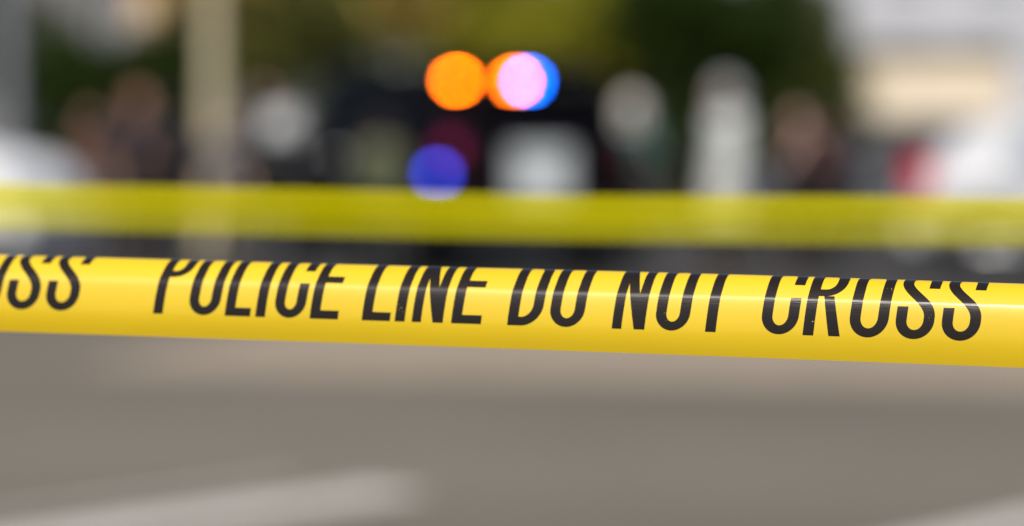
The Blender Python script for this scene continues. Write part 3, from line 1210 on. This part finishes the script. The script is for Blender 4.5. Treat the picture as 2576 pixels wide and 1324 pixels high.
FOLD_HIGH = ((.22, .10, 1.18, .06, .22, 1.25), (.22, .10, 1.18, .08, .20, 1.18))
NAVY, DARK, GREY = (.010, .011, .020), (.006, .006, .007), (.13, .125, .135)
BROWN_SKIN, PALE_SKIN, MID_SKIN = (.44, .23, .155), (.55, .36, .27), (.38, .21, .15)


def spot(px, Y):
    p = at(px, 400, Y)
    return (p.x, p.y, 0)


FOLD = ((.26, .04, 1.16, .05, .22, 1.20), (.26, .04, 1.16, .08, .20, 1.14))
person(spot(345, 26.5), R(-150), 1.74, BROWN_SKIN, NAVY, DARK, (.22, .09, .06), 'person in navy top with reddish brown hair, left of the tan pole', arms=FOLD, turn=R(20))
person(spot(232, 28.5), R(160), 1.58, BROWN_SKIN, (.10, .045, .032), (.03, .02, .02), (.03, .018, .014), 'person in reddish brown top standing just right of the white car nose', sleeves=False)
person(spot(566, 29), R(190), 1.50, PALE_SKIN, GREY, (.10, .095, .10), (.20, .13, .08), 'shorter person in grey clothes standing in front of the tan pole', sleeves=False)
person(spot(668, 30.5), R(175), 1.86, MID_SKIN, DARK, DARK, (.07, .04, .022), 'tall brown haired person in dark clothes beside the SUV mirror')
person(spot(1590, 27.0), R(170), 1.66, (.62, .50, .43), (.03, .085, .08), DARK, (.55, .48, .42), 'person in dark green jacket and white hood at the SUV corner',
       arms=((.25, .03, 1.18, .28, .24, 1.20), (.27, .02, 1.18, .36, .2, 1.24)), cap=(.8, .76, .7))
person(spot(1828, 26.2), R(118), 1.80, PALE_SKIN, (.66, .68, .64), DARK, (.22, .20, .18), 'person in white hooded jacket and black trousers standing right of the SUV', cap=(.32, .32, .33), long_top=True,
       arms=((.22, .03, 1.14, .22, .08, .86), (.22, -.02, 1.14, .20, .06, .86)))
person(spot(2000, 26.8), R(205), 1.56, (.58, .35, .28), (.012, .006, .006), DARK, (.035, .02, .016), 'dark haired person in black standing beside the person in the white jacket', turn=R(-10), sleeves=False,
       arms=((.20, .16, 1.22, .07, .22, 1.46), (.20, .16, 1.20, .06, .21, 1.44)))

person(spot(438, 28.0), R(20), 1.70, MID_SKIN, DARK, DARK, (.015, .010, .008), 'person in black seen from behind, just left of the tan pole')
person(spot(2082, 28.4), R(15), 1.62, MID_SKIN, (.035, .008, .008), DARK, (.025, .012, .010), 'person in very dark red top seen from behind, left of the grey car')

person(spot(958, 24.0), R(-25), 1.46, MID_SKIN, (.085, .095, .05), DARK, (.012, .009, .008), 'small person in olive green jacket standing by the SUV rear wheel')

# ------------------------------------------------------------------ poles
M_POLE = mat('cream_pole', (0.62, 0.52, 0.33), .6, noise=.06)
M_GPOLE = mat('galvanised_pole', (0.30, 0.30, 0.325), .5, metal=.3)


def lamp_post(loc, r, h, m, label, arm=1.6, rz=0):
    root = empty('lamp_post', loc, rz)
    tag(root, label, 'lamp post')
    bm = bmesh.new()
    bm_tube(bm, [(0, 0, 0), (0, 0, h * .5), (0, 0, h)], [r, r * .9, r * .72], 20)
    from_bm('pole', bm, m, root, smooth=True, sharp=40)
    bm = bmesh.new()
    bm_box(bm, (0, 0, .02), (r * 4, r * 4, .04), bevel=.006)
    bm_tube(bm, [(0, 0, .04), (0, 0, .2)], [r * 1.5, r * 1.2], 20)
    from_bm('base', bm, m, root)
    bm = bmesh.new()
    bm_tube(bm, [(0, 0, h - .1), (arm * .4, 0, h + .15), (arm, 0, h + .2)], [r * .5, r * .45, r * .4], 10)
    from_bm('arm', bm, m, root, smooth=True)
    bm = bmesh.new()
    bm_box(bm, (arm + .25, 0, h + .19), (.6, .24, .1), bevel=.03)
    lm = from_bm('lamp_head', bm, M_GPOLE, root)
    box('lens', (arm + .25, 0, h + .128), (.42, .18, .02), M_LAMP, lm)
    return root


p = at(536, 300, 33)
lamp_post((p.x, p.y, 0), .115, 6.5, M_POLE, 'tan pole rising behind the people at left', rz=R(200))
p = at(20, 200, 34)
lamp_post((p.x, p.y, 0), .11, 7.0, M_GPOLE, 'light grey pole at the left edge behind the white car', rz=R(20))

# ------------------------------------------------------------------ buildings
M_CREAM = mat('cream_render', (0.80, 0.67, 0.50), .9, noise=.06, scale=1.0, bump=.2)
M_OFFICE = mat('pale_cladding', (0.50, 0.50, 0.535), .7, noise=.05, scale=.6)
M_WINDOW = mat('window_glass', (0.10, 0.12, 0.15), .08, spec=.7)
M_FRAME = mat('window_frame', (0.5, 0.5, 0.5), .6)
M_ROOF = mat('roof_felt', (0.36, 0.35, 0.33), .9)


def building(name, c, size, rz, m, label, cols, rows, ww, wh, z0, dz, roof=.35, wmat=None):
    """Front is local -Y."""
    L, D_, Hh = size
    root = empty(name, c, rz)
    tag(root, label, 'building')
    box('wall', (0, 0, Hh / 2), (L, D_, Hh), m, root)
    rf = box('roof', (0, 0, Hh + roof / 2 + .003), (L + .6, D_ + .6, roof), M_ROOF, root, bevel=.03)
    for i in range(cols):
        x = -L / 2 + L * (i + .5) / cols
        for j in range(rows):
            z = z0 + dz * j
            bm = bmesh.new()
            t = .08
            for cx, cz, sx, sz in ((0, wh / 2, ww + 2 * t, t), (0, -wh / 2, ww + 2 * t, t), (-ww / 2, 0, t, wh - t), (ww / 2, 0, t, wh - t), (0, 0, t * .6, wh - t)):
                bm_box(bm, (x + cx, -D_ / 2 - .03, z + cz), (sx, .10, sz))
            w = from_bm('window', bm, M_FRAME, root)
            box('pane', (x, -D_ / 2 - .006, z), (ww, .02, wh), wmat or M_WINDOW, w)
            box('sill', (x, -D_ / 2 - .09, z - wh / 2 - .08), (ww + .3, .22, .06), M_FRAME, w)
    return root


p = at(2290, 250, 78)
building('low_building', (11.0, 78, 0), (3.9, 6, 3.7), R(3), M_CREAM, 'low cream building behind the white car at right', 1, 1, .9, 1.0, .75, 1, roof=.08)
building('office_building', (29.5, 132, 0), (36, 14, 16), R(-2), M_OFFICE, 'tall pale grey building rising behind the low cream building', 9, 4, 1.7, 1.5, 2.2, 3.4,
         wmat=mat('sky_toned_pane', (.42, .43, .46), .25))  # reflected sky put into the pane colour, no blinds behind
building('office_building', (-21, 118, 0), (26, 12, 9), R(4), mat('pale_stone', (.17, .165, .16), .8, noise=.06), 'pale stone building far behind the trees at top left', 8, 2, 1.6, 1.6, 2.0, 3.2,
         wmat=mat('sky_toned_pane', (.42, .43, .46), .25))
p = at(398, 25, 55)
building('kiosk', (p.x, 55, 0), (.62, 3, 4.6), R(0), mat('peach_render', (.78, .56, .35), .9, noise=.05), 'narrow peach rendered wall between the trees at top left', 1, 1, .3, .6, 1.2, 1, roof=.1)

# ------------------------------------------------------------------ trees and hedges
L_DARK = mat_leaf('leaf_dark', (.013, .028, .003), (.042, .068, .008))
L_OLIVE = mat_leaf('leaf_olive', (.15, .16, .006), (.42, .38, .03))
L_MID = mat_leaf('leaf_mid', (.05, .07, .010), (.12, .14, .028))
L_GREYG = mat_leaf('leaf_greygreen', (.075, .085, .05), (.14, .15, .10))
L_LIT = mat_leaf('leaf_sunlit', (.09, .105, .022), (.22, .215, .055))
L_YEL = mat_leaf('leaf_yellow', (.48, .37, .08), (.70, .54, .16))
M_BARK = mat('bark', (0.09, 0.07, 0.05), .95, noise=.3, scale=14, bump=.8)


def leaf_cloud(rng, blobs, n, size):
    """n leaf faces scattered in clumps through the ellipsoid blobs."""
    verts, faces = [], []
    tot = sum(b[1][0] * b[1][1] * b[1][2] for b in blobs)
    for c, r in blobs:
        m = int(n * r[0] * r[1] * r[2] / tot)
        ncl = max(4, m // 26)
        for q in range(ncl):
            while True:
                d = Vector((rng.uniform(-1, 1), rng.uniform(-1, 1), rng.uniform(-1, 1)))
                if .12 < d.length < 1 and rng.random() < .35 + .65 * d.length:
                    break
            cc = Vector((c[0] + d.x * r[0], c[1] + d.y * r[1], c[2] + d.z * r[2]))
            cr = min(r) * rng.uniform(.14, .34)
            for _ in range(26):
                p = cc + Vector((rng.gauss(0, cr), rng.gauss(0, cr), rng.gauss(0, cr * .7)))
                s = size * rng.uniform(.6, 1.3)
                a = Vector((rng.gauss(0, 1), rng.gauss(0, 1), rng.gauss(0, .7))).normalized()
                b = a.cross(Vector((rng.gauss(0, 1), rng.gauss(0, 1), rng.gauss(0, 1)))).normalized()
                i = len(verts)
                verts += [p - a * s, p + b * s * .42, p + a * s, p - b * s * .42]
                faces.append((i, i + 1, i + 2, i + 3))
    return verts, faces


def tree(name, loc, h, blobs, leaf, label, n=5200, size=.11, tr=.16, seed=1, group=None):
    rng = random.Random(seed)
    root = empty(name, loc)
    tag(root, label, 'tree', group)
    bm = bmesh.new()
    top = Vector((rng.uniform(-.2, .2), rng.uniform(-.2, .2), h))
    bm_tube(bm, [(0, 0, -.05), (0.02, 0, .3), top * .5 + Vector((.05, .04, 0)), top], [tr * 1.4, tr, tr * .75, tr * .25], 12)
    for c, r in blobs:
        st = top * rng.uniform(.35, .75)
        st = Vector((st.x, st.y, min(st.z, max(.4, c[2] * .8))))
        mid = st.lerp(Vector(c), .5) + Vector((rng.uniform(-.2, .2), rng.uniform(-.2, .2), .2))
        bm_tube(bm, [st, mid, Vector(c)], [tr * .45, tr * .3, tr * .1], 8)
        for _ in range(4):
            e = Vector(c) + Vector((rng.uniform(-.7, .7) * r[0], rng.uniform(-.7, .7) * r[1], rng.uniform(-.3, .8) * r[2]))
            bm_tube(bm, [mid.lerp(Vector(c), rng.uniform(.2, .9)), e], [tr * .14, tr * .04], 6)
    from_bm('trunk', bm, M_BARK, root, smooth=True, sharp=50)
    v, f = leaf_cloud(rng, blobs, n, size)
    me = bpy.data.meshes.new('crown')
    me.from_pydata(v, [], f)
    link('crown', me, leaf, root)
    return root


def shrub(loc, r, leaf, label, n=1600, size=.07, seed=1):
    rng = random.Random(seed)
    root = empty('shrub', loc)
    tag(root, label, 'shrub')
    bm = bmesh.new()
    for _ in range(7):
        e = Vector((rng.uniform(-.7, .7) * r[0], rng.uniform(-.7, .7) * r[1], r[2] * rng.uniform(.9, 1.6)))
        bm_tube(bm, [(0, 0, 0), e * .5 + Vector((0, 0, .1)), e], [.03, .02, .008], 6)
    from_bm('stems', bm, M_BARK, root)
    v, f = leaf_cloud(rng, [((0, 0, r[2]), r)], n, size)
    me = bpy.data.meshes.new('foliage')
    me.from_pydata(v, [], f)
    link('foliage', me, leaf, root)
    return root


def T(px, Y, *a, **kw):
    p = at(px, 300, Y)
    return tree(a[0], (p.x, p.y, 0), *a[1:], **kw)


def ell(x, z, rx, rz, y=0, ry=None):
    return ((x, y, z), (rx, ry or rx, rz))


# dark evergreen mass at left
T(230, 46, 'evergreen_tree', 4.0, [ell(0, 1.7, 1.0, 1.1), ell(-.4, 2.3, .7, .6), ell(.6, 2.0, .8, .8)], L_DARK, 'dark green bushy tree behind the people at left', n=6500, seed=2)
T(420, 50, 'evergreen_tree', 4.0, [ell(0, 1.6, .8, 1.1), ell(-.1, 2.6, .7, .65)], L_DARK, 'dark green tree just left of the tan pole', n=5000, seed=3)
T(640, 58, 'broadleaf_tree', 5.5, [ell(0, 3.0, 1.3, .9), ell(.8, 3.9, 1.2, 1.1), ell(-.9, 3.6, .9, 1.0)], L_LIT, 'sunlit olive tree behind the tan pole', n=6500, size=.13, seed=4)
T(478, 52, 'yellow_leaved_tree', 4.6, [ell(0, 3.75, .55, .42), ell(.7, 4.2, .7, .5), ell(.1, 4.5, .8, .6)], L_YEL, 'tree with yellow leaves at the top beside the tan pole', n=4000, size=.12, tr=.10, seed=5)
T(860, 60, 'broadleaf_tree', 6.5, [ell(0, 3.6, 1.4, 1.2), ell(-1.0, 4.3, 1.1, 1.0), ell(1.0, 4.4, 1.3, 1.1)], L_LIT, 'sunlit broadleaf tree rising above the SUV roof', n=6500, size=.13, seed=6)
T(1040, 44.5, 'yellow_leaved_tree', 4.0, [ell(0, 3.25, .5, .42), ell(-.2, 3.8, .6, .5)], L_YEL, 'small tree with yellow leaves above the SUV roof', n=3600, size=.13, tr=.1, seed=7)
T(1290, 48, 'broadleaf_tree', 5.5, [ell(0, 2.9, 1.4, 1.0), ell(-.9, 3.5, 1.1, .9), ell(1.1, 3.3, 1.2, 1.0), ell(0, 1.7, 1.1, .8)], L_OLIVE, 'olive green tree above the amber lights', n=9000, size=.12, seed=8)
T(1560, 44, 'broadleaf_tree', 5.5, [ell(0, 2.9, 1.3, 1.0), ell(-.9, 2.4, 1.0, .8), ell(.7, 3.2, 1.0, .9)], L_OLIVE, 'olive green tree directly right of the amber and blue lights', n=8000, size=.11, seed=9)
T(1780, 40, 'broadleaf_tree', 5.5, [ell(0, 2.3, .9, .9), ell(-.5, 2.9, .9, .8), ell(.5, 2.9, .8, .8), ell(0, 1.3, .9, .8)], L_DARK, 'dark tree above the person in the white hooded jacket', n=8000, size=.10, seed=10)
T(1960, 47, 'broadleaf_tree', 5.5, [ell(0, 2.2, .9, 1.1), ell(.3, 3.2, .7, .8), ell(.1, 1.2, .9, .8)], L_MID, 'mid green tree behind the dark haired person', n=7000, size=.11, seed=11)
T(2090, 66, 'broadleaf_tree', 5.0, [ell(0, 2.3, .8, 1.1), ell(.1, 1.2, .9, .9)], L_MID, 'green tree at the left end of the low cream building', n=4500, size=.12, seed=12)
for q, (px, Y, rr, lf, lb) in enumerate((
        (2420, 62, (1.1, .8, .74), L_MID, 'rounded green shrub below the cream wall'),
        (2570, 60, (1.0, .8, .9), L_MID, 'green shrub at the right edge beside the cream wall'),
        (2170, 64, (.9, .8, 1.05), L_DARK, 'dark green shrub at the foot of the cream wall'),
        (1130, 52, (1.9, 1.0, .85), L_DARK, 'wide dark shrub behind the SUV roof'),
        (1690, 46, (1.2, .8, .7), L_DARK, 'dark shrub behind the person in the dark green jacket'),
        (90, 48, (1.3, .9, .75), L_GREYG, 'grey green shrub behind the white car at left'),
        (740, 46, (1.5, .8, 1.15), L_DARK, 'dark shrub behind the tall brown haired person'))):
    p = at(px, 300, Y)
    shrub((p.x, p.y, 0), rr, lf, lb, seed=30 + q)

T(60, 64, 'broadleaf_tree', 6.0, [ell(0, 3.2, 1.2, 1.2), ell(-.9, 4.0, .9, .9)], L_GREYG, 'grey green tree behind the grey pole at the left edge', n=6000, size=.13, seed=41)
